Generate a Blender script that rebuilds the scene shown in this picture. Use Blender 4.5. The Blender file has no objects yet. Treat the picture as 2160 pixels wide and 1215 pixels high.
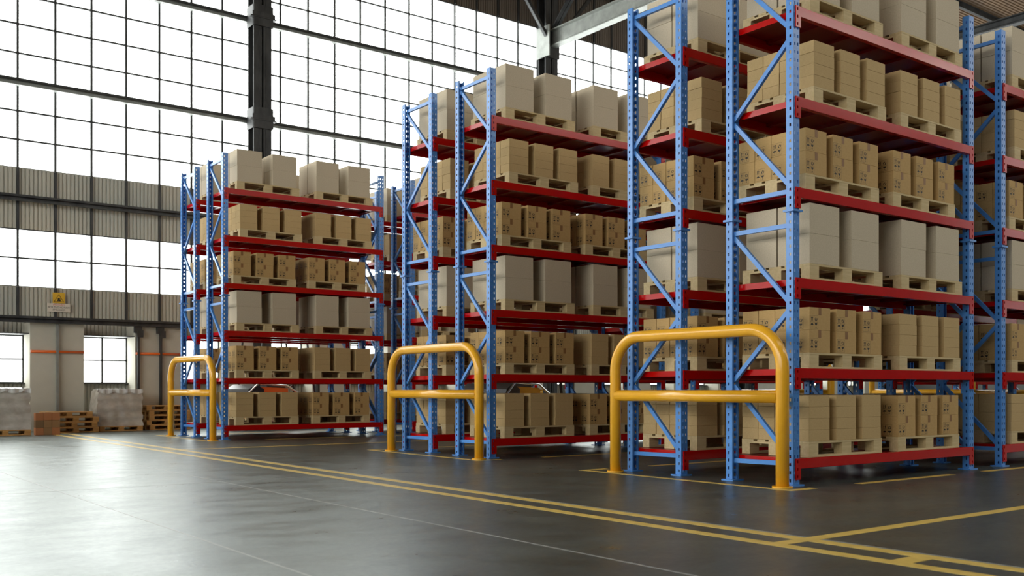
import bpy, math, random
import numpy as np
from mathutils import Matrix, Vector
random.seed(7)
PI = math.pi
SC = bpy.context.scene
COL = SC.collection

# ------------------------------------------------------------------ camera
TH = 0.6502
cam_d = bpy.data.cameras.new('camera'); cam = bpy.data.objects.new('camera', cam_d); COL.objects.link(cam)
cam.location = (0, 0, 0.9); cam.rotation_euler = (PI/2, 0, -TH)
cam_d.sensor_width = 36.0; cam_d.lens = 2099.3/2160*36.0
cam_d.shift_y = (820.72-607.5)/2160.0
cam_d.clip_start = 0.05; cam_d.clip_end = 200
cam_d.dof.use_dof = True; cam_d.dof.focus_distance = 10.5; cam_d.dof.aperture_fstop = 2.4
SC.camera = cam

# ------------------------------------------------------------------ world, exposure, daylight
w = bpy.data.worlds.new('world'); SC.world = w; w.use_nodes = True
w.node_tree.nodes['Background'].inputs[0].default_value = (0.80, 0.90, 1.0, 1)
w.node_tree.nodes['Background'].inputs[1].default_value = 1.0
SC.view_settings.view_transform = 'Standard'; SC.view_settings.look = 'None'
SC.view_settings.exposure = 0.12; SC.view_settings.gamma = 1.0
SC.view_settings.use_curve_mapping = False
WIN_LEFT = 6.0       # daylight behind the frosted panes of the left wall
WIN_RIGHT = 9.0      # unseen panes on the camera's right, strength set for fill light
ROOF_FILL = 3.0  # unseen glowing roof panels, added for fill light

# ------------------------------------------------------------------ materials
def nmat(name, base, rough=0.5, metal=0.0, spec=0.5, noise=None, bump=None, emit=None, coat=0.0):
    m = bpy.data.materials.new(name); m.use_nodes = True
    nt = m.node_tree; b = nt.nodes['Principled BSDF']
    b.inputs['Base Color'].default_value = (*base, 1); b.inputs['Roughness'].default_value = rough
    b.inputs['Metallic'].default_value = metal; b.inputs['Specular IOR Level'].default_value = spec
    b.inputs['Coat Weight'].default_value = coat
    tc = nt.nodes.new('ShaderNodeTexCoord')
    if noise:                                    # (scale xyz, dark colour, light colour)
        mp = nt.nodes.new('ShaderNodeMapping'); mp.inputs['Scale'].default_value = noise[0]
        nt.links.new(tc.outputs['Object'], mp.inputs[0])
        n = nt.nodes.new('ShaderNodeTexNoise'); n.inputs['Scale'].default_value = 1.0
        n.inputs['Detail'].default_value = 6; n.inputs['Roughness'].default_value = .6
        nt.links.new(mp.outputs[0], n.inputs['Vector'])
        r = nt.nodes.new('ShaderNodeValToRGB'); r.color_ramp.elements[0].position = .3; r.color_ramp.elements[1].position = .7
        r.color_ramp.elements[0].color = (*noise[1], 1); r.color_ramp.elements[1].color = (*noise[2], 1)
        nt.links.new(n.outputs[0], r.inputs[0]); nt.links.new(r.outputs[0], b.inputs['Base Color'])
        if bump:
            bp = nt.nodes.new('ShaderNodeBump'); bp.inputs['Strength'].default_value = bump[0]; bp.inputs['Distance'].default_value = bump[1]
            nt.links.new(n.outputs[0], bp.inputs['Height']); nt.links.new(bp.outputs[0], b.inputs['Normal'])
    if emit:
        b.inputs['Emission Color'].default_value = (*emit[:3], 1); b.inputs['Emission Strength'].default_value = emit[3]
    return m
M = {}
M['blue'] = nmat('blue_paint', (.055, .21, .56), .28, noise=((6, 6, 6), (.062, .225, .60), (.074, .26, .66)))
M['red'] = nmat('red_paint', (.45, .001, .0005), .17, spec=.28, noise=((4, 4, 4), (.42, .001, .0005), (.48, .0015, .0008)))
M['shadered'] = nmat('shaded_deck_red', (.22, .003, .002), .30, spec=.35)  # shelf red darkened to imitate the shade under the decks
M['yellow'] = nmat('yellow_paint', (.68, .31, .012), .20, noise=((5, 5, 5), (.76, .38, .018), (.82, .42, .024)))
M['plain'] = nmat('kraft_board', (.5, .36, .18), .78, spec=.25, noise=((40, 40, 160), (.47, .33, .15), (.54, .39, .19)), bump=(.08, .002))
M['marked'] = nmat('kraft_board_brown', (.48, .33, .15), .78, spec=.25, noise=((30, 30, 60), (.47, .305, .12), (.52, .345, .145)), bump=(.06, .002))
M['pale'] = nmat('pale_board', (.6, .52, .40), .8, spec=.25, noise=((60, 60, 90), (.50, .43, .31), (.595, .515, .38)), bump=(.1, .002))
M['ink'] = nmat('printing_ink', (.022, .014, .008), .6)
M['tape'] = nmat('packing_tape', (.24, .115, .035), .55)
M['wood'] = nmat('pale_pine', (.6, .47, .26), .7, spec=.3, noise=((3, 30, 30), (.50, .385, .20), (.64, .51, .285)), bump=(.1, .002))
M['oldwood'] = nmat('orange_pine', (.55, .3, .09), .7, spec=.3, noise=((3, 30, 30), (.38, .19, .055), (.60, .34, .12)), bump=(.1, .002))
M['steel'] = nmat('dark_steel', (.06, .063, .065), .5, metal=.4, noise=((4, 4, 1.3), (.022, .024, .026), (.075, .078, .078)))
M['grey'] = nmat('grey_steel', (.35, .36, .34), .45, metal=.3, noise=((3, 3, 3), (.20, .215, .20), (.33, .35, .325)))
M['clad'] = nmat('ribbed_cladding', (.42, .41, .36), .55, noise=((.5, .5, .5), (.44, .46, .42), (.58, .54, .44)))
M['shadeclad'] = nmat('shaded_upper_cladding', (.15, .125, .10), .6)  # same wall cladding, darkened to imitate the shade high up
M['darkclad'] = nmat('dark_cladding', (.10, .105, .10), .6)
M['plaster'] = nmat('plaster', (.5, .48, .42), .8, noise=((1.2, 1.2, 1.2), (.48, .465, .39), (.58, .56, .47)))
M['roof'] = nmat('brown_ribbed_roof', (.24, .15, .085), .6, noise=((.6, 2, 2), (.11, .058, .022), (.20, .11, .042)))
M['orange'] = nmat('orange_paint', (.75, .13, .01), .4)
M['black'] = nmat('black_plastic', (.012, .012, .014), .3)
M['chrome'] = nmat('bright_metal', (.7, .7, .7), .2, metal=1)
M['rubber'] = nmat('rubber', (.02, .02, .02), .8)
M['signyellow'] = nmat('sign_yellow', (.75, .45, .03), .5)
M['signwhite'] = nmat('sign_white', (.7, .64, .55), .5)
M['signred'] = nmat('sign_orange_lettering', (.75, .12, .04), .5)
M['wrap'] = nmat('stretch_wrap_over_cartons', (.42, .36, .29), .25, noise=((3.2, 3.2, 4.5), (.36, .33, .28), (.56, .53, .47)), bump=(.5, .03), coat=.6)
M['wrapfilm'] = nmat('loose_stretch_film', (.62, .62, .60), .15, coat=.8)
BOXB = [nmat('brown_carton_a', (.34, .13, .045), .7), nmat('brown_carton_b', (.24, .13, .05), .7), nmat('brown_carton_c', (.16, .09, .035), .7)]
def winmat(name, s, c=(1, 1, 1)):
    m = nmat(name, (.8, .8, .8), .5, emit=(*c, s)); return m
M['win_l'] = winmat('daylit_frosted_glass', WIN_LEFT, (.965, 1, .975))
M['win_r'] = winmat('unseen_right_glass', WIN_RIGHT, (1, .95, .86))
M['win_f'] = winmat('unseen_end_wall_fill', 7.5, (1, .985, .94))  # unseen glowing band, strengthened to light the rack sides
M['win_r2'] = winmat('daylit_far_end_glass', 1.5, (.97, 1, .98))
M['roof_fill'] = winmat('roof_fill_glow', ROOF_FILL, (1, .98, .94))
def floor_material():
    m = bpy.data.materials.new('polished_concrete'); m.use_nodes = True
    nt = m.node_tree; b = nt.nodes['Principled BSDF']; N = nt.nodes.new; L = nt.links.new
    tc = N('ShaderNodeTexCoord')
    def noise(scale, detail, sc3=(1, 1, 1), dist=0.0, rough=.6):
        mp = N('ShaderNodeMapping'); mp.inputs['Scale'].default_value = sc3; L(tc.outputs['Object'], mp.inputs[0])
        n = N('ShaderNodeTexNoise'); n.inputs['Scale'].default_value = scale; n.inputs['Detail'].default_value = detail
        n.inputs['Distortion'].default_value = dist; n.inputs['Roughness'].default_value = rough
        L(mp.outputs[0], n.inputs['Vector']); return n
    def ramp(n, p0, c0, p1, c1):
        r = N('ShaderNodeValToRGB'); r.color_ramp.elements[0].position = p0; r.color_ramp.elements[1].position = p1
        r.color_ramp.elements[0].color = (*c0, 1); r.color_ramp.elements[1].color = (*c1, 1); L(n.outputs[0], r.inputs[0]); return r
    big = ramp(noise(1.3, 10, dist=.15, rough=.68), .3, (.010, .018, .017), .72, (.052, .062, .050))
    L(big.outputs[0], b.inputs['Base Color'])
    rr = ramp(noise(1.9, 10, (1, 1.5, 1), .1, .7), .28, (.25, .25, .25), .75, (.45, .45, .45))
    fine = ramp(noise(26, 5), .3, (.9, .9, .9), .7, (1.12, 1.12, 1.12))
    mu = N('ShaderNodeMath'); mu.operation = 'MULTIPLY'; L(rr.outputs[0], mu.inputs[0]); L(fine.outputs[0], mu.inputs[1])
    L(mu.outputs[0], b.inputs['Roughness'])
    bp = N('ShaderNodeBump'); bp.inputs['Strength'].default_value = .28; bp.inputs['Distance'].default_value = .004
    L(noise(38, 8).outputs[0], bp.inputs['Height']); L(bp.outputs[0], b.inputs['Normal'])
    b.inputs['Specular Tint'].default_value = (.90, 1, .97, 1)
    b.inputs['IOR'].default_value = 2.5
    return m
M['floor'] = floor_material()
M['line'] = nmat('floor_line_paint', (.62, .38, .06), .42, noise=((9, 9, 9), (.56, .39, .085), (.74, .53, .13)))
M['seam'] = nmat('joint_filler', (.36, .37, .35), .4)

# ------------------------------------------------------------------ mesh helpers
class MB:
    def __init__(s): s.v = []; s.f = []; s.m = []
    def face(s, pts, mi=0):
        n = len(s.v); s.v += [tuple(p) for p in pts]; s.f.append(tuple(range(n, n+len(pts)))); s.m.append(mi)
    def box(s, x0, x1, y0, y1, z0, z1, mi=0):
        n = len(s.v)
        s.v += [(x0, y0, z0), (x1, y0, z0), (x1, y1, z0), (x0, y1, z0), (x0, y0, z1), (x1, y0, z1), (x1, y1, z1), (x0, y1, z1)]
        for q in ((0, 3, 2, 1), (4, 5, 6, 7), (0, 1, 5, 4), (1, 2, 6, 5), (2, 3, 7, 6), (3, 0, 4, 7)):
            s.f.append(tuple(n+k for k in q)); s.m.append(mi)
        return s
    def cham(s, x0, x1, y0, y1, z0, z1, c=.004, mi=0):
        """box with chamfered edges"""
        n = len(s.v); X = (x0, x1); Y = (y0, y1); Z = (z0, z1); sg = (1, -1); idx = {}
        for i in (0, 1):
            for j in (0, 1):
                for k in (0, 1):
                    idx[i, j, k, 0] = len(s.v); s.v.append((X[i], Y[j]+sg[j]*c, Z[k]+sg[k]*c))
                    idx[i, j, k, 1] = len(s.v); s.v.append((X[i]+sg[i]*c, Y[j], Z[k]+sg[k]*c))
                    idx[i, j, k, 2] = len(s.v); s.v.append((X[i]+sg[i]*c, Y[j]+sg[j]*c, Z[k]))
        def add(l, flip):
            s.f.append(tuple(l[::-1] if flip else l)); s.m.append(mi)
        for i in (0, 1): add([idx[i, 0, 0, 0], idx[i, 1, 0, 0], idx[i, 1, 1, 0], idx[i, 0, 1, 0]], i == 0)
        for j in (0, 1): add([idx[0, j, 0, 1], idx[0, j, 1, 1], idx[1, j, 1, 1], idx[1, j, 0, 1]], j == 0)
        for k in (0, 1): add([idx[0, 0, k, 2], idx[1, 0, k, 2], idx[1, 1, k, 2], idx[0, 1, k, 2]], k == 0)
        for i in (0, 1):
            for j in (0, 1): add([idx[i, j, 0, 0], idx[i, j, 0, 1], idx[i, j, 1, 1], idx[i, j, 1, 0]], i == j)
        for i in (0, 1):
            for k in (0, 1): add([idx[i, 0, k, 0], idx[i, 0, k, 2], idx[i, 1, k, 2], idx[i, 1, k, 0]], i != k)
        for j in (0, 1):
            for k in (0, 1): add([idx[0, j, k, 1], idx[0, j, k, 2], idx[1, j, k, 2], idx[1, j, k, 1]], j == k)
        for i in (0, 1):
            for j in (0, 1):
                for k in (0, 1): add([idx[i, j, k, 0], idx[i, j, k, 1], idx[i, j, k, 2]], (i+j+k) % 2 == 1)
        return s
    def bar(s, a, b, wd, ht, mi=0, up=(0, 0, 1)):
        a = Vector(a); b = Vector(b); d = (b-a).normalized(); r = d.cross(Vector(up)).normalized()*(wd/2); u = r.cross(d).normalized()*(ht/2)
        n = len(s.v)
        for p in (a, b):
            for q in (-r-u, r-u, r+u, -r+u): s.v.append(tuple(p+q))
        for q in ((0, 3, 2, 1), (4, 5, 6, 7), (0, 1, 5, 4), (1, 2, 6, 5), (2, 3, 7, 6), (3, 0, 4, 7)):
            s.f.append(tuple(n+k for k in q)); s.m.append(mi)
        return s
    def chan(s, a, b, wd, ht, t, mi=0, up=(0, 0, 1)):
        """open channel: web plus two flanges along a-b"""
        a = Vector(a); b = Vector(b); d = (b-a).normalized(); r = d.cross(Vector(up)).normalized(); u = r.cross(d).normalized()
        s.bar(a-r*(wd/2-t/2), b-r*(wd/2-t/2), t, ht, mi, up)
        s.bar(a+u*(ht/2-t/2)+r*t/2, b+u*(ht/2-t/2)+r*t/2, wd-t, t, mi, up)
        s.bar(a-u*(ht/2-t/2)+r*t/2, b-u*(ht/2-t/2)+r*t/2, wd-t, t, mi, up)
        return s
    def tube(s, pts, rad, seg=20, mi=0, cap=True):
        pts = [Vector(p) for p in pts]; rings = []
        prev = None
        for i, p in enumerate(pts):
            if i == 0: d = pts[1]-pts[0]
            elif i == len(pts)-1: d = pts[-1]-pts[-2]
            else: d = (pts[i+1]-p).normalized()+(p-pts[i-1]).normalized()
            d.normalize()
            if prev is None:
                a = Vector((1, 0, 0)) if abs(d.x) < .9 else Vector((0, 1, 0)); e1 = d.cross(a).normalized()
            else: e1 = (prev-d*prev.dot(d)).normalized()
            prev = e1; e2 = d.cross(e1); rr = rad[i] if isinstance(rad, (list, tuple)) else rad
            n = len(s.v); rings.append(n)
            for k in range(seg):
                t = 2*PI*k/seg; s.v.append(tuple(p+e1*math.cos(t)*rr+e2*math.sin(t)*rr))
        for a, b in zip(rings, rings[1:]):
            for k in range(seg):
                s.f.append((a+k, a+(k+1) % seg, b+(k+1) % seg, b+k)); s.m.append(mi)
        if cap:
            s.f.append(tuple(rings[0]+k for k in range(seg))[::-1]); s.m.append(mi)
            s.f.append(tuple(rings[-1]+k for k in range(seg))); s.m.append(mi)
        return s
    def poly(s, pts, o, ex, ey, mi=0):
        o = Vector(o); ex = Vector(ex); ey = Vector(ey); s.face([o+ex*p[0]+ey*p[1] for p in pts], mi)
    def prism(s, prof, y0, y1, axis='y', mi=0):
        """profile in (a,b) extruded; axis y: (a,b)=(x,z); axis x: (a,b)=(y,z)"""
        f = (lambda a, b, t: (a, t, b)) if axis == 'y' else (lambda a, b, t: (t, a, b))
        n = len(s.v); k = len(prof)
        for t in (y0, y1): s.v += [f(a, b, t) for a, b in prof]
        s.f.append(tuple(range(n, n+k))); s.m.append(mi); s.f.append(tuple(range(n+k, n+2*k))[::-1]); s.m.append(mi)
        for i in range(k): s.f.append((n+i, n+k+i, n+k+(i+1) % k, n+(i+1) % k)); s.m.append(mi)
        return s
    def move(s, dx, dy, dz=0): s.v = [(a+dx, b+dy, c+dz) for a, b, c in s.v]; return s
    def mesh(s, name, mats, smooth=False):
        me = bpy.data.meshes.new(name); me.from_pydata(s.v, [], s.f)
        for m in mats: me.materials.append(m)
        me.polygons.foreach_set('material_index', s.m)
        if smooth: me.polygons.foreach_set('use_smooth', [len(f) <= 4 for f in s.f])
        me.update(); return me
def link(name, data, parent=None, loc=(0, 0, 0), rz=0.0):
    o = bpy.data.objects.new(name, data); COL.objects.link(o); o.location = loc; o.rotation_euler = (0, 0, rz)
    if parent: o.parent = parent
    return o
def build(name, mb, mats, parent=None, loc=(0, 0, 0), rz=0.0, smooth=False):
    if not isinstance(mats, (list, tuple)): mats = [mats]
    return link(name, mb.mesh(name, mats, smooth), parent, loc, rz)
def tag(o, label=None, cat=None, group=None, kind=None):
    if label: o['label'] = label
    if cat: o['category'] = cat
    if group: o['group'] = group
    if kind: o['kind'] = kind
    return o
def thing(name, loc, label, cat, group=None, rz=0.0):
    return tag(link(name, None, None, loc, rz), label, cat, group)
KIDS = {}
def copy_tree(o, parent=None):
    c = o.copy(); COL.objects.link(c); c.parent = parent
    ks = KIDS.get(o.name)
    if ks is None: ks = KIDS[o.name] = [k.name for k in o.children]
    for k in ks: copy_tree(bpy.data.objects[k], c)
    return c

# ------------------------------------------------------------------ layout numbers (metres)
U0, V0 = 7.634, 5.747                 # near corner of the nearest rack
LB, GAP = 3.1426, 0.7198              # bay length, gap to the next rack
PW, PD = 0.0944, 0.0786               # upright section
DF, EA = 0.7189, 1.397                # frame depth, offset of the rear rack
BLK = [(U0, V0), (U0-.064, V0+4.679), (U0-1.083, V0+11.268)]
BNAME = ['right', 'middle', 'left']
HR = 5.07
ZB = [.2547+.8393*k for k in range(6)]

# ------------------------------------------------------------------ setting
VW = 23.6; PITCH = .757; UA, UB = -17.44, 37.06; VR = -8.0; ZC = 13.4
def S(name, mb, mats, parent=None, **k):
    o = build(name, mb, mats, parent, **k)
    if parent is None: o['kind'] = 'structure'
    return o
fl = S('floor', MB().box(UA-.5, UB+.5, VR-.5, VW+.5, -.2, 0), M['floor'])
def line(x0, y0, x1, y1, h=.0015, mat='line', name='painted_line'):
    build(name, MB().box(x0, x1, y0, y1, .0001, h), M[mat], fl)
# yellow lines: pair of long lines, cross lines, marks around the rack blocks
line(4.955, -6, 5.055, 22.2); line(4.655, -6, 4.755, 22.2)
for vv in (3.62, 14.68): line(5.055, vv, 5.055+9.6, vv+.10, .0016)
line(4.755, 3.62, 4.955, 3.72, .0016); line(4.755, 2.84, 4.955, 2.96, .0016); line(4.755, 14.68, 4.955, 14.78, .0016)
for k, (bu, bv) in enumerate(BLK):
    dx = bu-U0
    line(7.275+dx, bv-.255, 7.355+dx, bv+2.595)
    for vv in (bv-.255, bv+2.505):
        line(7.355+dx, vv, 7.655+dx, vv+.09)
        for a, b in ((8.35, 10.03), (10.70, 12.35), (13.0, 14.6)): line(a+dx, vv, b+dx, vv+.09)
for x in (3.60, 2.12, .6, 5.075): line(x, -6, x+.014, 23, .0006, 'seam', 'floor_joint')
for y in (1.5, 9.4, 16.6): line(-8, y, 4.6, y+.010, .0006, 'seam', 'floor_joint')

def ribbed(x0, x1, z0, z1, y, pitch=.0841, dep=.026):
    """trapezoid sheet facing -y, standing in the plane y"""
    mb = MB(); n = int(round((x1-x0)/pitch)); pts = []
    for i in range(n):
        a = x0+i*pitch
        pts += [(a, y), (a+pitch*.62, y), (a+pitch*.72, y+dep), (a+pitch*.90, y+dep)]
    pts.append((x0+n*pitch, y))
    for p, q in zip(pts, pts[1:]):
        mb.face([(p[0], p[1], z0), (q[0], q[1], z0), (q[0], q[1], z1), (p[0], p[1], z1)])
    mb.box(x0, x1, y+dep+.004, y+dep+.09, z0, z1); mb.box(x0, x1, y-.004, y+dep+.09, z1, z1+.018)
    return mb
def merge(a, b):
    n = len(a.v); a.v += b.v; a.f += [tuple(n+k for k in f) for f in b.f]; a.m += b.m; return a
wall = ribbed(UA, UB, 4.37, 5.66, VW-.05)
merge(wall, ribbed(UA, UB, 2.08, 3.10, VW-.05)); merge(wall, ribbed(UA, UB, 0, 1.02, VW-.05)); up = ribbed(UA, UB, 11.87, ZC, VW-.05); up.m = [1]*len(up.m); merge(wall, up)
wl = S('wall_left', wall, [M['clad'], M['shadeclad']])
pit = 2.172                           # plastered piers between the low windows
pier = MB(); openings = []
k0 = -10
for k in range(k0, 15):
    a = 4.63+k*pit; pier.box(a, a+1.085, 22.95, VW+.1, 0, 2.32); openings.append((a+1.085, a+pit))
build('pier', pier, M['plaster'], wl)
# low windows
wn = [0]
def window(glass, frame, gm, fm='steel'):
    wn[0] += 1
    g = S('window_%d' % wn[0], glass, M[gm]); build('window_frame', frame, M[fm], g); return g
for a, b in openings:
    if b > UB: continue
    g = MB().box(a, b, VW, VW+.02, 1.03, 2.07); f = MB(); m = (a+b)/2
    for x in (a+.01, m, b-.01): f.box(x-.018, x+.018, VW-.04, VW, 1.03, 2.07)
    for z in (1.04, 1.55, 2.06): f.box(a, b, VW-.04, VW, z-.017, z+.017)
    f.box(a, b, 22.98, VW, 2.07, 2.09); f.box(a, b, 23.42, VW, 1.015, 1.035)
    window(g, f, 'win_l')
cols_u = [9.81-PITCH*12*k for k in (3, 2, 1, 0)]+[9.81+PITCH*12*k for k in (1, 2, 3)]
for i in range(len(cols_u)-1):
    a, b = cols_u[i], cols_u[i+1]
    for z0, z1, rows in ((3.12, 4.36, (3.735,)), (5.68, 11.86, (6.29, 6.91, 8.16, 8.79, 9.42, 10.63, 11.25))):
        g = MB().box(a, b, VW, VW+.02, z0, z1); f = MB()
        for q in range(13):
            x = a+q*PITCH; f.box(x-.024, x+.024, VW-.06, VW, z0, z1)
        for z in rows: f.box(a, b, VW-.05, VW, z-.019, z+.019)
        f.box(a, b, VW-.04, VW, z0-.01, z0+.015); f.box(a, b, VW-.04, VW, z1-.015, z1+.01)
        window(g, f, 'win_l')
# vertical rails over the cladding
vr = MB(); x = cols_u[0]
while x < UB:
    for z0, z1 in ((4.37, 5.67), (2.4, 3.11), (11.87, ZC)): vr.box(x-.025, x+.025, VW-.09, VW-.04, z0, z1)
    x += PITCH
S('trim_1', vr, M['steel'])
# horizontal girders in front of the wall
def girder(z, v, h, dep, mb):
    mb.box(UA, UB, v, v+dep, z+h/2-.015, z+h/2); mb.box(UA, UB, v, v+dep, z-h/2, z-h/2+.015); mb.box(UA, UB, v+dep*.55, v+dep*.55+.012, z-h/2, z+h/2)
    mb.box(UA, UB, v-.006, v+.012, z+h/2-.045, z+h/2+.004, 1); return mb
for i, (z, h, v) in enumerate(((2.37, .13, 22.78), (5.0, .12, 23.28), (7.47, .14, 23.28), (9.95, .14, 23.28))):
    S('trim_%d' % (i+2), girder(z, v, h, .14, MB()), [M['grey' if i > 1 else 'steel'], M['steel']])
# other walls
def plain_wall(name, x0, x1, y0, y1, mat='clad', ztop=ZC):
    return S(name, MB().box(x0, x1, y0, y1, 0, ztop), M[mat])
wr = S('wall_right', MB().box(UA, UB, VR-.2, VR, 0, 11.1).box(UA, cols_u[3], VR-.2, VR, 11.1, 12.9).box(UA, UB, VR-.2, VR, 12.9, ZC), M['darkclad'])
for i in range(3, len(cols_u)-1):  # unseen panes kept to the farther bays to shape the light
    a, b = cols_u[i], cols_u[i+1]
    g = MB().box(a, b, VR-.12, VR-.1, 11.1, 12.9); f = MB()
    for q in range(13): f.box(a+q*PITCH-.017, a+q*PITCH+.017, VR-.1, VR-.05, 11.1, 12.9)
    for z in (11.7, 12.3): f.box(a, b, VR-.1, VR-.06, z-.013, z+.013)
    window(g, f, 'win_r')
# end walls: cladding with a window band
for nm, x0, x1, xi in (('wall_back', UB, UB+.2, UB), ('wall_front', UA-.2, UA, UA)):
    S(nm, MB().box(x0, x1, VR, VW, 0, 3.1).box(x0, x1, VR, VW, 4.4, 6.0).box(x0, x1, VR, VW, 11.5, ZC), M['darkclad'])
    xm = (x0+x1)/2
    for z0, z1 in ((3.1, 4.4), (6.0, 11.5)):
        g = MB().box(xm-.01, xm+.01, VR, VW, z0, z1); f = MB(); y = VR
        sx = -.06 if xi == UB else .06
        while y < VW:
            f.box(min(xm, xm+sx), max(xm, xm+sx), y-.017, y+.017, z0, z1); y += PITCH
        z = z0+.62
        while z < z1-.2: f.box(min(xm, xm+sx), max(xm, xm+sx), VR, VW, z-.013, z+.013); z += .62
        window(g, f, 'win_r2' if xi == UB else 'win_f')
# roof: ribbed sheet with ribs along the hall, added fill panels over the aisle, out of view
RL = [(-4.2, -1.4)]
rf = MB(); y = VR; pp = .12
while y < VW:
    inside = any(a <= y < b for a, b in RL)
    ux = cols_u[2] if inside else UB
    if True:
        for (y0, z0), (y1, z1) in (((y, ZC), (y+.06, ZC)), ((y+.06, ZC), (y+.072, ZC+.03)), ((y+.072, ZC+.03), (y+.108, ZC+.03)), ((y+.108, ZC+.03), (y+.12, ZC))):
            rf.face([(UA, y0, z0), (ux, y0, z0), (ux, y1, z1), (UA, y1, z1)])
        rf.box(UA, ux, y, y+pp, ZC+.035, ZC+.1)
    y += pp
S('ceiling', rf, M['roof'])
for a, b in RL:
    for i in range(2, len(cols_u)-1):
        g = MB().box(cols_u[i]+.2, cols_u[i+1]-.2, a, b+.1, ZC+.04, ZC+.06)
        f = MB().box(cols_u[i]-.2, cols_u[i]+.2, a, b+.1, ZC, ZC+.1)
        for q in range(1, 6): f.box(cols_u[i]+q*1.5-.02, cols_u[i]+q*1.5+.02, a, b+.1, ZC-.02, ZC+.04)
        window(g, f, 'roof_fill')  # added fill panel, no known roof window
pu = MB()
for v in np.arange(VR+.8, VW, 2.4):
    pu.box(UA, UB, v-.05, v+.05, ZC-.2, ZC-.18); pu.box(UA, UB, v-.05, v+.05, ZC-.02, ZC); pu.box(UA, UB, v-.008, v+.008, ZC-.2, ZC)
S('trim_6', pu, M['steel'])
# steel columns with collars at the girders, roof beams and knee braces
def hsec(mb, u, v, z0, z1, wd=.46, dp=.36):
    mb.box(u-wd/2, u+wd/2, v-dp/2, v-dp/2+.03, z0, z1); mb.box(u-wd/2, u+wd/2, v+dp/2-.03, v+dp/2, z0, z1)
    mb.box(u-.02, u+.02, v-dp/2, v+dp/2, z0, z1)
    mb.box(u-wd/2+.14, u-wd/2+.155, v-dp/2-.012, v-dp/2, z0, z1); mb.box(u+wd/2-.155, u+wd/2-.14, v-dp/2-.012, v-dp/2, z0, z1)
where = ['far behind the camera', 'behind the camera', 'left of the picture', 'rising above the left rack', 'rising above the middle rack', 'beyond the right rack', 'at the end wall']
for i, u in enumerate(cols_u):
    t = thing('steel_column', (u, 23.08, 0), 'dark steel column against the window wall, '+where[i], 'column', 'steel columns along the window wall')
    mb = MB(); hsec(mb, 0, 0, 0, ZC-.2); build('shaft', mb, M['steel'], t)
    for z in (2.37, 5.0, 7.47, 9.95):
        mb = MB().box(-.25, .25, -.235, -.18, z-.25, z+.25).box(-.25, -.235, -.22, .2, z-.25, z+.25).box(.235, .25, -.22, .2, z-.25, z+.25).box(-.29, .29, -.26, -.235, z-.03, z+.07)
        mb.box(-.33, .33, -.25, -.12, z-.06, z-.03)
        build('collar', mb, M['steel'], t)
    mb = MB().box(-.26, .26, -.245, -.18, 10.75, 11.75).box(-.285, -.25, -.42, .2, 10.75, 11.65, 1)
    build('gusset_plate', mb, [M['steel'], M['grey']], t)
    build('base_plate', MB().box(-.3, .3, -.25, .25, 0, .03), M['steel'], t)
    for sx in (-1, 1): build('knee_brace', MB().bar((sx*.2, -.25, 11.3), (sx*1.75, -.25, 13.2), .10, .10), M['steel'], t)
    t = thing('roof_beam', (u, VR, 11.06), 'grey steel roof beam crossing the hall, '+where[i], 'beam', 'roof beams across the hall')
    n = 22.88-VR
    hb = .25 if i == 5 else .50
    mb = MB().box(-.13, .13, 0, n, 0, .03).box(-.13, .13, 0, n, hb-.03, hb).box(-.012, .012, 0, n, .03, hb-.03).box(-.04, -.012, 0, n, .09, .11)
    build('girder', mb, M['steel' if i == 5 else 'grey'], t)
    if i == 5: continue
    mb = MB().box(-.1, .1, 0, n, 1.85, 1.89).box(-.1, .1, 0, n, 2.10, 2.14).box(-.015, .015, 0, n, 1.85, 2.14)
    build('top_chord', mb, M['steel'], t)
    q = 0; y = n-.1
    while y > 3:
        for (y0, z0, y1, z1) in ((y, .5, y-1.5, 1.9), (y-1.5, 1.9, y-3.0, .5)):
            mb = MB()
            for sx in (-.06, .06): mb.bar((sx, y0, z0), (sx, y1, z1), .05, .10, 0, (1, 0, 0))
            build('truss_diagonal', mb, M['steel'], t)
        y -= 3.0
# small columns, orange bar, sign and door rail on the wall
for u, lab in ((5.16, 'slim dark steel post centred on the left plaster pier'), (6.86, 'slim dark steel post with a bracket, right of the low window'),
               (7.36, 'slim dark steel post with a bracket, beside the pallet stack near the left guard')):
    t = thing('wall_post', (u, 22.90, 0), lab, 'post')
    build('shaft', MB().box(-.024, .024, -.03, .05, 0, 2.31), M['steel' if u > 6 else 'grey'], t)
    if u > 6: build('bracket', MB().box(-.09, .06, -.06, .05, 2.16, 2.31).box(-.05, .09, -.08, -.06, 2.06, 2.22), M['steel'], t)
n = 0
for k, lab in ((-1, 'orange bar across the pier at the picture edge'), (0, 'orange bar across the wide pier under the warning sign'), (1, 'orange bar across the pier right of the low window'), (2, 'orange bar across the pier behind the left racks')):
    a = 4.63+k*pit
    tag(build('wall_bar', MB().tube([(a+.01, 22.91, 1.70), (a+1.075, 22.91, 1.70)], .028, 12), M['orange'], None, smooth=True), lab, 'bar', 'orange bars on the piers')
sg = tag(build('warning_sign', MB().box(-.2, .2, -.01, .0, -.02, .30), M['signyellow'], None, (5.22, 23.02, 2.66)), 'yellow and white forklift warning sign on the ribbed wall', 'sign')
SGV = VW-.10
sg.location = (5.325, SGV, 2.79)
sg.data = MB().box(-.125, .125, -.012, .004, 0, .232).mesh('warning_sign', [M['signyellow']])
tri = MB()
A_, B_, C_ = (0, .198), (-.105, .028), (.105, .028)
cx_, cz_ = 0, .085
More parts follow.
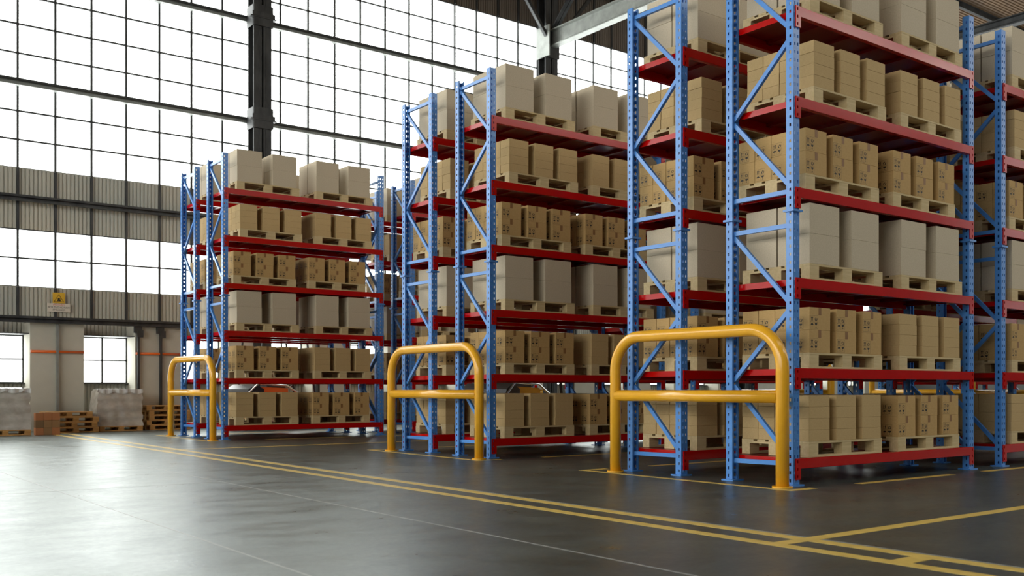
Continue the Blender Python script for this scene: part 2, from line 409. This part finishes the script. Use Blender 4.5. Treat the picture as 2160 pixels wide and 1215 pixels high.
for p, q in ((A_, B_), (B_, C_), (C_, A_)):
    ip = (cx_+(p[0]-cx_)*.84, cz_+(p[1]-cz_)*.84); iq = (cx_+(q[0]-cx_)*.84, cz_+(q[1]-cz_)*.84)
    tri.face([(p[0], -.0135, p[1]), (q[0], -.0135, q[1]), (iq[0], -.0135, iq[1]), (ip[0], -.0135, ip[1])])
tri.box(-.03, .03, -.0135, -.0125, .05, .075).box(-.022, .022, -.0135, -.0125, .075, .115).box(.03, .036, -.0135, -.0125, .045, .12).box(.036, .055, -.0135, -.0125, .045, .05)
tri.box(-.028, -.012, -.0135, -.0125, .041, .052).box(.010, .026, -.0135, -.0125, .041, .052)
build('warning_triangle', tri, M['ink'], sg)
pl = build('text_panel', MB().box(-.235, .235, -.010, .004, -.19, -.006), M['signwhite'], sg)
def text(txt, size, z, mat, parent):
    c = bpy.data.curves.new('lettering', 'FONT'); c.body = txt; c.size = size; c.align_x = 'CENTER'; c.extrude = .0004
    tmp = bpy.data.objects.new('lettering', c); COL.objects.link(tmp)
    bpy.context.view_layer.update()
    me = bpy.data.meshes.new_from_object(tmp.evaluated_get(bpy.context.evaluated_depsgraph_get()))
    bpy.data.objects.remove(tmp); bpy.data.curves.remove(c)
    me.transform(Matrix.Rotation(PI/2, 4, 'X')); me.transform(Matrix.Diagonal((-1, 1, 1, 1)))   # the lettering reads mirrored
    me.materials.clear(); me.materials.append(mat)
    o = link('lettering', me, parent, (0, -.0115, z)); return o
text('CAUTION', .052, -.052, M['signred'], pl)
text('WATCH OUT FOR', .054, -.110, M['ink'], pl)
text('FORKLIFTS', .054, -.165, M['ink'], pl)

# ------------------------------------------------------------------ pallet racks
def post_mesh():
    mb = MB(); t = .0035; ph = .075; hh = .0285; n = int(HR/ph)
    def plate(o, ex, W, nrm, cols):
        o = Vector(o); ex = Vector(ex); nn = Vector(nrm)
        def q(a0, a1, z0, z1):
            p = [o+ex*a+Vector((0, 0, z)) for a, z in ((a0, z0), (a1, z0), (a1, z1), (a0, z1))]
            mb.face(p); mb.face([x-nn*t for x in p][::-1])
        zs = 0.0
        for k in range(n):
            zc = .05+k*ph; z0, z1 = zc-hh/2, zc+hh/2
            q(0, W, zs, z0); zs = z1; a = 0.0
            for c, wd in cols:
                q(a, c-wd/2, z0, z1); a = c+wd/2
                P = [o+ex*x+Vector((0, 0, z)) for x, z in ((c-wd/2, z0), (c+wd/2, z0), (c+wd/2, z1), (c-wd/2, z1))]
                for i in range(4): mb.face([P[i], P[(i+1) % 4], P[(i+1) % 4]-nn*t, P[i]-nn*t][::-1])
            q(a, W, z0, z1)
        q(0, W, zs, HR)
        p = [o+Vector((0, 0, HR)), o+ex*W+Vector((0, 0, HR))]; mb.face([p[0], p[1], p[1]-nn*t, p[0]-nn*t])
    plate((0, 0, 0), (1, 0, 0), PW, (0, -1, 0), [(.026, .017), (.070, .017)])
    plate((0, PD, 0), (0, -1, 0), PD, (-1, 0, 0), [(.046, .020)])
    plate((PW, 0, 0), (0, 1, 0), PD, (1, 0, 0), [(.033, .020)])
    mb.box(t, .022, PD-t, PD, 0, HR).box(PW-.022, PW-t, PD-t, PD, 0, HR)
    return mb.mesh('upright_post', [M['blue']])
POST = post_mesh()
FOOT = MB().box(-.035, PW+.035, -.03, PD+.035, 0, .014).mesh('foot_plate', [M['blue']])
_c = MB().box(-.022, PW+.022, -.02, PD+.02, 2.545, 2.565); COLLAR = _c.mesh('splice_collar', [M['blue']])
def brace_mesh(v0, z0, v1, z1):
    return MB().chan((.047, v0, z0), (.047, v1, z1), .034, .042, .005, 0, (0, -(z1-z0), v1-v0)).mesh('brace', [M['blue']])
vf, vb = .072, DF+PD-.072
BR = [(vf, .205, vb, .198), (vf, .262, vb, .935), (vb, .985, vf, 1.64), (vf, 1.71, vb, 2.39), (vf, 2.425, vb, 2.425), (vf, 2.742, vb, 2.742),
      (vf, 2.80, vb, 3.50), (vb, 3.54, vf, 4.16), (vf, 4.27, vb, 4.93), (vf, 4.965, vb, 4.965)]
BRM = [brace_mesh(*b) for b in BR]
BX0, BX1 = PW+.001, LB-.001
def beam_mb():
    return MB().cham(BX0-.0, BX1, -.014, .036, -.0945, 0, .003)
BEAM = beam_mb().mesh('beam', [M['red']])
def conn_mesh(side):
    a, b = (.024, PW+.004) if side == 0 else (LB-.004, LB+.070)
    mb = MB(); zt = .001; H = .197; t = .006; y = -.0145
    cc = (a+b)/2 + (-.012 if side == 0 else .012)
    rows = (.030, .100, .168); xs = [a, cc-.008, cc+.008, b]; zb = zt
    def q(x0, x1, z0, z1): mb.box(x0, x1, y, y+t+.006, z0, z1)
    prev = zt
    for r in rows:
        z1, z0 = zt-r+.013, zt-r-.013
        q(a, b, z1, prev); q(a, xs[1], z0, z1); q(xs[2], b, z0, z1); prev = z0
    q(a, b, zt-H, prev)
    return mb.mesh('beam_connector', [M['red']])
CON = [conn_mesh(0), conn_mesh(1)]
def deck_mesh():
    mb = MB().box(PW+.006, LB-.006, .038, DF+PD-.038, -.008, -.003)
    for a in (PW+.005, LB-.0055): mb.box(a, a+.0005, .038, DF+PD-.038, -.062, -.003, 1)  # brighter red skin on the deck ends imitates light falling there
    mb.box(PW+.006, PW+.014, .038, DF+PD-.038, -.062, -.003).box(LB-.014, LB-.006, .038, DF+PD-.038, -.062, -.003)
    n = 6
    for i in range(1, n):
        x = PW+(LB-PW)*i/n; mb.box(x-.03, x+.03, .038, DF+PD-.038, -.040, -.008)
    for x in (PW+.05, LB-.05): mb.box(x-.02, x+.02, .038, DF+PD-.038, -.05, -.042)
    return mb.mesh('shelf_deck', [M['shadered'], M['red']])
DECK = deck_mesh()
def make_rack():
    t = link('pallet_rack', None)
    for fu in (0, LB):
        for back in (0, 1):
            p = link('upright_post', POST, t, (fu+(PW if back else 0), (DF+PD) if back else 0, 0), PI if back else 0)
            link('foot_plate', FOOT, p); link('splice_collar', COLLAR, p)
        for m in BRM: link('brace', m, t, (fu, 0, 0))
    for z in ZB:
        for back in (0, 1):
            b = link('beam', BEAM, t, (0, 0, z) if not back else (LB+PW, DF+PD, z), PI if back else 0)
            for c in CON: link('beam_connector', c, b)
        link('shelf_deck', DECK, t, (0, 0, z))
    return t
RACKS = []    # (u, v, short name for its load, label)
for k, (bu, bv) in enumerate(BLK):
    s = BNAME[k]; g = {'right': 'right yellow guard', 'middle': 'middle yellow guard', 'left': 'left yellow guard'}[s]
    RACKS.append((bu, bv, s+' front rack', 'tall blue and red pallet rack, nearer of the two behind the '+g))
    RACKS.append((bu, bv+EA, s+' rear rack', 'tall blue and red pallet rack, farther of the two behind the '+g))
    RACKS.append((bu+LB+GAP, bv, 'second '+s+' front rack', 'blue and red rack just past the near one behind the '+g+', front side'))
    RACKS.append((bu+LB+GAP, bv+EA, 'second '+s+' rear rack', 'blue and red rack just past the near one behind the '+g+', rear side'))
for k in (0, 1):
    bu, bv = BLK[k]; s = BNAME[k]
    RACKS.append((bu+12.2, bv, 'farthest '+s+' front rack', 'distant blue and red rack across the far aisle, front of the %s row' % s))
    RACKS.append((bu+12.2, bv+EA, 'farthest '+s+' rear rack', 'distant blue and red rack across the far aisle, rear of the %s row' % s))
rack0 = make_rack()
for i, (u, v, nm, lab) in enumerate(RACKS):
    r = rack0 if i == 0 else copy_tree(rack0)
    r.location = (u, v, 0); tag(r, lab, 'pallet rack', 'blue and red pallet racks')

# ------------------------------------------------------------------ pallets
PH = .150
def pallet_parts(W=1.2, D=.8, H=PH):
    """list of (part name, MB)"""
    out = []; bt = .020
    ys = [0, .145, .2125+.1, .0, 0]
    rows = ((0, .145), (.19, .29), (.3275, .4725), (.51, .61), (.655, .8))
    for a, b in rows: out.append(('deck_board', MB().cham(0, W, a*D/.8, b*D/.8, H-bt, H, .002)))
    for x0, x1 in ((0, .145), (.5275, .6725), (1.055, 1.2)):
        out.append(('cross_board', MB().box(x0*W/1.2, x1*W/1.2, .001, D-.001, H-2*bt, H-bt)))
    for a, b in ((0, .10), (.3275, .4725), (.70, .8)):
        out.append(('skid_board', MB().cham(0, W, a*D/.8, b*D/.8, 0, bt, .002)))
        for x0, x1 in ((0, .145), (.5275, .6725), (1.055, 1.2)):
            out.append(('block', MB().box(x0*W/1.2+.001, x1*W/1.2-.001, a*D/.8+.001, b*D/.8-.001, bt, H-2*bt)))
    return out
PARTS = [(n, mb.mesh(n, [M['wood']])) for n, mb in pallet_parts()]
def joined(mat, W=1.2, D=.8, H=PH):
    m = MB()
    for n, q in pallet_parts(W, D, H): merge(m, q)
    return m.mesh('wooden_pallet', [mat])
PAL1 = joined(M['wood'])
def make_pallet():
    t = link('wooden_pallet', None)
    for n, me in PARTS: link(n, me, t)
    return t

# ------------------------------------------------------------------ cartons
def icons(mb, o, ex, ey, s, mi=1):
    """handling marks: two by two panel with arrows, hands, umbrella and glass"""
    def P(pts): mb.poly(pts, Vector(o), Vector(ex)*s, Vector(ey)*s, mi)
    def R(x0, y0, x1, y1): P([(x0, y0), (x1, y0), (x1, y1), (x0, y1)])
    t = .014
    for y in (0, .5, 1): R(0, y-t/2, 1, y+t/2)
    for x in (0, .5, 1): R(x-t/2, 0, x+t/2, 1)
    for x in (.17, .33):                     # arrows
        R(x-.026, .62, x+.026, .84); P([(x-.068, .80), (x+.068, .80), (x, .93)])
    R(.09, .57, .41, .595)
    P([(.70, .80), (.75, .73), (.80, .80), (.75, .88)])      # hands round a diamond
    P([(.58, .75), (.63, .84), (.655, .84), (.65, .74), (.72, .66), (.72, .57), (.66, .57)])
    P([(.92, .75), (.87, .84), (.845, .84), (.85, .74), (.78, .66), (.78, .57), (.84, .57)])
    n = 8; P([(.25+.17*math.cos(PI*i/n), .27+.15*math.sin(PI*i/n)) for i in range(n+1)])    # umbrella
    R(.238, .10, .262, .27); R(.262, .10, .30, .125)
    P([(.60, .43), (.90, .43), (.88, .32), (.82, .26), (.68, .26), (.62, .32)])                # glass
    R(.735, .12, .765, .27); R(.66, .09, .84, .12)
TYPES = {
    'plain': dict(n=(3, 4, 4), w=.321, d=.1945, h=.1088, px=.43, py=.1995, mat='plain'),
    'marked': dict(n=(3, 4, 2), w=.324, d=.1945, h=.2140, px=.43, py=.1995, mat='marked'),
    'pale': dict(n=(2, 2, 2), w=.468, d=.366, h=.2850, px=.668, py=.382, mat='pale')}
def carton_mb(kind, marks=True):
    T = TYPES[kind]; g = .0012; mb = MB().cham(0, T['w'], 0, T['d'], g*.5, T['h'], .0022)
    if kind == 'marked' and marks:
        e = .0006
        icons(mb, (.008, -e, .014), (1, 0, 0), (0, 0, 1), .122)
        icons(mb, (-e, T['d']-.012, .014), (0, -1, 0), (0, 0, 1), .112)
        icons(mb, (T['w']+e, .014, .014), (0, 1, 0), (0, 0, 1), .112)
        icons(mb, (T['w']-.008, T['d']+e, .014), (-1, 0, 0), (0, 0, 1), .122)
    return mb
CM = {k: carton_mb(k).mesh('cardboard_box', [M[TYPES[k]['mat']], M['ink']]) for k in TYPES}
_T = TYPES['marked']
TAPE = MB().box(.139, .181, -.0012, 0, _T['h']-.072, _T['h']+.0008).box(.139, .181, 0, _T['d'], _T['h']-.0004, _T['h']+.0008).box(.139, .181, _T['d'], _T['d']+.0012, _T['h']-.072, _T['h']+.0008).mesh('packing_tape', [M['tape']])
# shelf plan: (u start of left / right pallet, load of left / right pallet)
PLAN = [((.239, 1.730), ('plain', 'marked')), ((.244, 1.757), ('marked', 'plain')), ((.249, 1.790), ('pale', 'pale')),
        ((.187, 1.642), ('marked', 'marked')), ((.312, 1.776), ('plain', 'plain')), ((.256, 1.794), ('pale', 'pale'))]
SHELF = ['lowest', 'second', 'third', 'fourth', 'fifth', 'top']
LAY = {4: ['bottom', 'second', 'third', 'top'], 2: ['bottom', 'top']}
CX = {3: ['left', 'middle', 'right'], 2: ['left', 'right']}
CY = {4: ['front', 'second', 'third', 'back'], 2: ['front', 'back']}
boxes = []; occ = []
pal0 = None
for ri, (u, v, nm, lab) in enumerate(RACKS):
    detailed = ri in (0, 1, 4, 5)
    for si, (us, kinds) in enumerate(PLAN):
        for hi in (0, 1):
            if us[hi] is None: continue
            x = u+us[hi]; z = ZB[si]; kind = kinds[hi]; T = TYPES[kind]
            if detailed:
                if pal0 is None: pal0 = make_pallet(); p = pal0
                else: p = copy_tree(pal0)
            else: p = link('wooden_pallet', PAL1)
            p.location = (x, v-.001, z)
            tag(p, 'pale pine pallet under %s boxes, %s side of %s shelf, %s' % ({'plain': 'flat brown', 'marked': 'marked brown', 'pale': 'large pale'}[kind], ('left', 'right')[hi], SHELF[si], nm), 'pallet', 'pallets on the racks')
            occ.append((x, x+1.2, v, v+.8, z, z+PH))
            nx, ny, nz = T['n']
            for i in range(nx):
                for j in range(ny):
                    for l in range(nz):
                        bx = x+.004+i*T['px']+random.uniform(-.003, .003); by = v+.003+j*T['py']; bz = z+PH+l*T['h']
                        if j == 0: by += 0
                        boxes.append([kind, bx, by, bz, T['w'], T['d'], T['h'], ri, si, hi, i, j, l])
# which cartons does the camera see, and how large: a small depth buffer over axis-aligned boxes
W_, H_ = 1080, 608; f_ = 2099.3/2; y0_ = 820.72/2
for (u, v, nm, lab) in RACKS:
    for z in ZB: occ.append((u+PW, u+LB, v, v+DF+PD, z-.06, z)); occ.append((u, u+LB+PW, v-.014, v, z-.0945, z))
    for a in (0, LB):
        for b in (0, DF): occ.append((u+a, u+a+PW, v+b, v+b+PD, 0, HR))
s_, c_ = math.sin(TH), math.cos(TH)
rx = (np.arange(W_)+.5-W_/2)/f_; rz = (y0_-(np.arange(H_)+.5))/f_
DU = s_+rx*c_; DV = c_-rx*s_
zb = np.full((H_, W_), 1e9); ids = np.full((H_, W_), -1, int)
allb = [(b[1], b[1]+b[4], b[2], b[2]+b[5], b[3], b[3]+b[6]) for b in boxes]+occ
for k, (x0, x1, y0, y1, z0, z1) in enumerate(allb):
    xs = []; ys = []
    for X in (x0, x1):
        for Y in (y0, y1):
            D = X*s_+Y*c_
            if D < .5: continue
            xs.append(W_/2+f_*(X*c_-Y*s_)/D); ys += [y0_-f_*(z0-.9)/D, y0_-f_*(z1-.9)/D]
    if not xs: continue
    a, b = max(0, int(min(xs))-1), min(W_, int(max(xs))+2); c, d = max(0, int(min(ys))-1), min(H_, int(max(ys))+2)
    if a >= b or c >= d: continue
    du = DU[None, a:b]; dv = DV[None, a:b]; dz = rz[c:d, None]
    dz = np.where(np.abs(dz) < 1e-6, 1e-6, dz)
    ta, tb = x0/du, x1/du; tc, td = y0/dv, y1/dv; te, tf = (z0-.9)/dz, (z1-.9)/dz
    tn = np.maximum(np.maximum(np.minimum(ta, tb), np.minimum(tc, td)), np.minimum(te, tf))
    tx = np.minimum(np.minimum(np.maximum(ta, tb), np.maximum(tc, td)), np.maximum(te, tf))
    hit = (tn < tx) & (tn > 0) & (tn < zb[c:d, a:b])
    zb[c:d, a:b] = np.where(hit, tn, zb[c:d, a:b]); ids[c:d, a:b] = np.where(hit, k, ids[c:d, a:b])
cnt = np.bincount(ids[ids >= 0].ravel(), minlength=len(allb))
KN = {'plain': 'flat brown box', 'marked': 'marked brown box', 'pale': 'large pale box'}
KO = {'plain': 'flat_carton', 'marked': 'marked_carton', 'pale': 'pale_carton'}
KG = {'plain': 'flat plain brown boxes on the racks', 'marked': 'brown boxes with handling marks on the racks', 'pale': 'large pale boxes on the racks'}
for kind in TYPES:
    idx = [k for k, b in enumerate(boxes) if b[0] == kind]
    idx.sort(key=lambda k: -cnt[k]); pick = [k for k in idx[:300] if cnt[k] > 0]; ps = set(pick)
    first = None
    for k in pick:
        _, bx, by, bz, wd, dp, ht, ri, si, hi, i, j, l = boxes[k]; T = TYPES[kind]; nx, ny, nz = T['n']
        if kind == 'marked':
            if first is None:
                first = link(KO[kind], CM[kind]); link('packing_tape', TAPE, first); o = first
            else: o = copy_tree(first)
            o.location = (bx, by, bz)
        else: o = link(KO[kind], CM[kind], None, (bx, by, bz))
        lab = '%s, %s layer, %s %s stack, %s pallet, %s shelf, %s' % (KN[kind], LAY[nz][l], CX[nx][i], CY[ny][j], ('left', 'right')[hi], SHELF[si], RACKS[ri][2])
        tag(o, lab, 'box', KG[kind])
    mb = MB(); base = carton_mb(kind, True); base2 = carton_mb(kind, False)
    for k in idx:
        if k in ps: continue
        b = boxes[k]; q = base if cnt[k] > 0 else base2
        n = len(mb.v); mb.v += [(x+b[1], y+b[2], z+b[3]) for x, y, z in q.v]
        mb.f += [tuple(n+e for e in f) for f in q.f]; mb.m += q.m
    o = build(KO[kind], mb, [M[TYPES[kind]['mat']], M['ink']])
    tag(o, 'the rest of the %s, mostly deep in the racks and far away' % {'plain': 'flat plain brown boxes', 'marked': 'brown boxes with handling marks', 'pale': 'large pale boxes'}[kind], 'boxes', KG[kind], 'stuff')

# ------------------------------------------------------------------ yellow guards at the rack ends
def guard(u, v, label):
    t = thing('safety_guard', (u, v, 0), label, 'guard rail', 'yellow safety guards')
    r = .060; R = .36; L = 2.208; zt = 1.455; pts = [(0, 0, .012)]
    for k in range(13):
        a = PI*k/24; pts.append((0, R-R*math.cos(a), zt-R+R*math.sin(a)))
    for k in range(13):
        a = PI*k/24; pts.append((0, L-R+R*math.sin(a), zt-R+R*math.cos(a)))
    pts.append((0, L, .012))
    build('hoop', MB().tube(pts, r, 28), M['yellow'], t, smooth=True)
    build('mid_rail', MB().tube([(0, .03, .831), (0, L-.03, .831)], r, 28), M['yellow'], t, smooth=True)
    for y in (0, L): build('base_flange', MB().tube([(0, y, 0), (0, y, .016)], .093, 28), M['yellow'], t)
    return t
gl = ['yellow tubular safety guard, nearest one, at the right rack end', 'yellow tubular safety guard at the middle rack end', 'yellow tubular safety guard at the left rack end, smallest in view']
for k, (bu, bv) in enumerate(BLK):
    guard(bu-.187, bv-.023, gl[k])
for k, (bu, bv) in enumerate(BLK):
    guard(bu+2*LB+GAP+PW+.2, bv-.023, 'yellow safety guard at the far end of the %s row' % BNAME[k])
for k in (0, 1):
    bu, bv = BLK[k]
    guard(bu+12.2-.25, bv-.023, 'distant yellow safety guard across the far aisle, %s row' % BNAME[k])

# ------------------------------------------------------------------ goods by the window wall
PW2 = joined(M['oldwood'], .90, .62, .108)
def wall_pallet(x, y, z, rz, label, group):
    # x, y is the middle of the pallet
    c, s = math.cos(rz), math.sin(rz)
    o = link('wooden_pallet', PW2, None, (x-(.45*c-.31*s), y-(.45*s+.31*c), z), rz)
    return tag(o, label, 'pallet', group)
POS = ['lowest', 'second from the bottom', 'middle', 'second from the top', 'topmost']
for i, (dx, rz) in enumerate(((.0, .02), (-.02, -.01), (.0, .02), (-.12, 0))):
    wall_pallet(5.28+dx, 22.15, i*.108, rz, 'orange pine pallet, %s of the four stacked beside the small cartons' % ['lowest', 'second from the bottom', 'second from the top', 'topmost'][i], 'pallet stack beside the small cartons')
for i, (dx, rz) in enumerate(((.06, .02), (.0, -.02), (.05, .01), (.06, -.03), (-.02, .02))):
    wall_pallet(7.28+dx, 22.48, i*.108, rz, 'orange pine pallet, %s of the five stacked behind the left guard' % POS[i], 'pallet stack behind the left guard')
def load(x0, x1, y0, y1, z0, z1, label, seed):
    rnd = random.Random(seed); nx, ny, nz = 18, 12, 14; mb = MB()
    t = thing('wrapped_load', ((x0+x1)/2, (y0+y1)/2, z0), label, 'wrapped goods', 'stretch-wrapped loads')
    hx, hy, H = (x1-x0)/2, (y1-y0)/2, z1-z0
    def disp(x, y, z):
        a = .010*math.sin(x*23+z*9+seed)+.008*math.sin(z*31+y*17)+rnd.uniform(-.004, .004)
        k = (z/H); sh = .035*max(0, (k-.82)/.18)**2
        gro = .012*(abs(((z/H*4) % 1)-.5) < .08)
        s = 1-(sh+gro-a)/hx
        return (x*s, y*s, z+.010*math.sin(x*11+y*7)*(k > .9))
    def grid(fn, na, nb):
        n = len(mb.v)
        for i in range(na+1):
            for j in range(nb+1): mb.v.append(disp(*fn(i/na, j/nb)))
        for i in range(na):
            for j in range(nb): mb.f.append((n+i*(nb+1)+j, n+(i+1)*(nb+1)+j, n+(i+1)*(nb+1)+j+1, n+i*(nb+1)+j+1)); mb.m.append(0)
    grid(lambda a, b: (-hx+2*hx*a, -hy, H*b), nx, nz); grid(lambda a, b: (hx-2*hx*a, hy, H*b), nx, nz)
    grid(lambda a, b: (-hx, hy-2*hy*a, H*b), ny, nz); grid(lambda a, b: (hx, -hy+2*hy*a, H*b), ny, nz)
    grid(lambda a, b: (-hx+2*hx*a, -hy+2*hy*b, H), nx, ny); grid(lambda a, b: (-hx+2*hx*b, -hy+2*hy*a, 0), ny, nx)
    build('carton_stack', mb, M['wrap'], t, smooth=True)
    f = MB()
    for i in range(26):                      # loose crumpled film over the top edge
        a = i/26; b = (i+1)/26
        def q(s, k): return (-hx+2*hx*s, -hy-.016-.012*math.sin(s*37+seed), H+.012-k*(.055+.045*abs(math.sin(s*9+seed))))
        f.face([q(a, 0), q(b, 0), q(b, 1), q(a, 1)])
        f.face([(-hx+2*hx*a, 0, H+.022), (-hx+2*hx*b, 0, H+.022), q(b, 0), q(a, 0)])
    build('loose_film', f, M['wrapfilm'], t)
    return t
wall_pallet(6.25, 22.35, 0, 0, 'orange pine pallet under the wrapped load by the low window', 'pallets under wrapped loads')
load(5.76, 6.70, 22.06, 22.64, .108, .885, 'tall stretch-wrapped carton load below the low window', 3)
wall_pallet(3.85, 21.52, 0, 0, 'orange pine pallet under the wrapped load at the left picture edge', 'pallets under wrapped loads')
load(3.36, 4.30, 21.22, 21.82, .108, .905, 'stretch-wrapped carton load at the left picture edge', 8)
rn = random.Random(4); CB = [MB().cham(0, .147, 0, .147, .001, .145, .003).mesh('small_carton', [m]) for m in BOXB]
for l in range(3):
    for i in range(3):
        tag(link('small_carton', CB[rn.randrange(3)], None, (4.335+i*.15, 20.99, l*.1455)),
            'small reddish brown carton by the wall, %s row, %s column' % (['bottom', 'middle', 'top'][l], ['left', 'middle', 'right'][i]), 'box', 'nine small cartons by the wall')

# ------------------------------------------------------------------ forklifts glimpsed through the racks
def forklift(x, y, rz, body, label):
    t = thing('forklift', (x, y, 0), label, 'forklift', None, rz)
    ch = MB().prism([(-1.0, .25), (1.0, .25), (1.0, .55), (.55, .62), (.45, .5), (-.1, .5), (-.15, .92), (-.95, .95), (-1.08, .75), (-1.08, .35)], -.5, .5)
    build('chassis', ch, M[body], t)
    cw = MB().prism([(-1.2, .35), (-.75, .35), (-.75, .90), (-.95, 1.0), (-1.12, .9), (-1.22, .65)], -.52, .52)
    build('counterweight', cw, M['black'], t)
    for sx in (-.7, .75):
        for sy in (-.42, .42):
            build('wheel', MB().tube([(sx, sy-.09, .27), (sx, sy+.09, .27)], .27, 24), M['rubber'], t)
    g = MB()
    for sy in (-.46, .46): g.tube([(-.85, sy, .93), (-.75, sy, 2.0), (.35, sy, 2.05), (.62, sy, .6)], .03, 8)
    for k in range(6): g.tube([(-.7+k*.2, -.46, 2.03), (-.7+k*.2, .46, 2.03)], .02, 8)
    build('overhead_guard', g, M['black'], t)
    build('seat', MB().cham(-.55, -.05, -.25, .25, .92, 1.02, .02).cham(-.65, -.52, -.25, .25, 1.0, 1.5, .03), M['black'], t)
    build('steering_wheel', MB().tube([(.25+.18*math.sin(a*PI/8)*.4, .18*math.cos(a*PI/8), 1.12+.18*math.sin(a*PI/8)) for a in range(17)], .014, 8, cap=False), M['black'], t)
    m = MB()
    for sy in (-.3, .3): m.chan((1.12, sy, .06), (1.12, sy, 2.15), .1, .06, .012, 0, (1, 0, 0))
    for z in (.35, 1.2, 2.1): m.box(1.09, 1.15, -.3, .3, z-.04, z+.04)
    build('mast', m, M['steel'], t)
    for sy in (-.22, .22):
        build('fork', MB().box(1.2, 2.2, sy-.05, sy+.05, .06, .10).box(1.16, 1.2, sy-.05, sy+.05, .06, .6), M['steel'], t)
    build('trim_rail', MB().tube([(-1.15, -.53, .80), (-.9, -.53, 1.02), (-.2, -.53, .98), (.3, -.53, .70)], .018, 8), M['chrome'], t)
    return t
forklift(11.2, 14.4, .25, 'yellow', 'yellow forklift with black counterweight in the aisle behind the middle racks')
forklift(9.6, 21.3, .1, 'orange', 'orange and black forklift behind the left racks near the window wall')
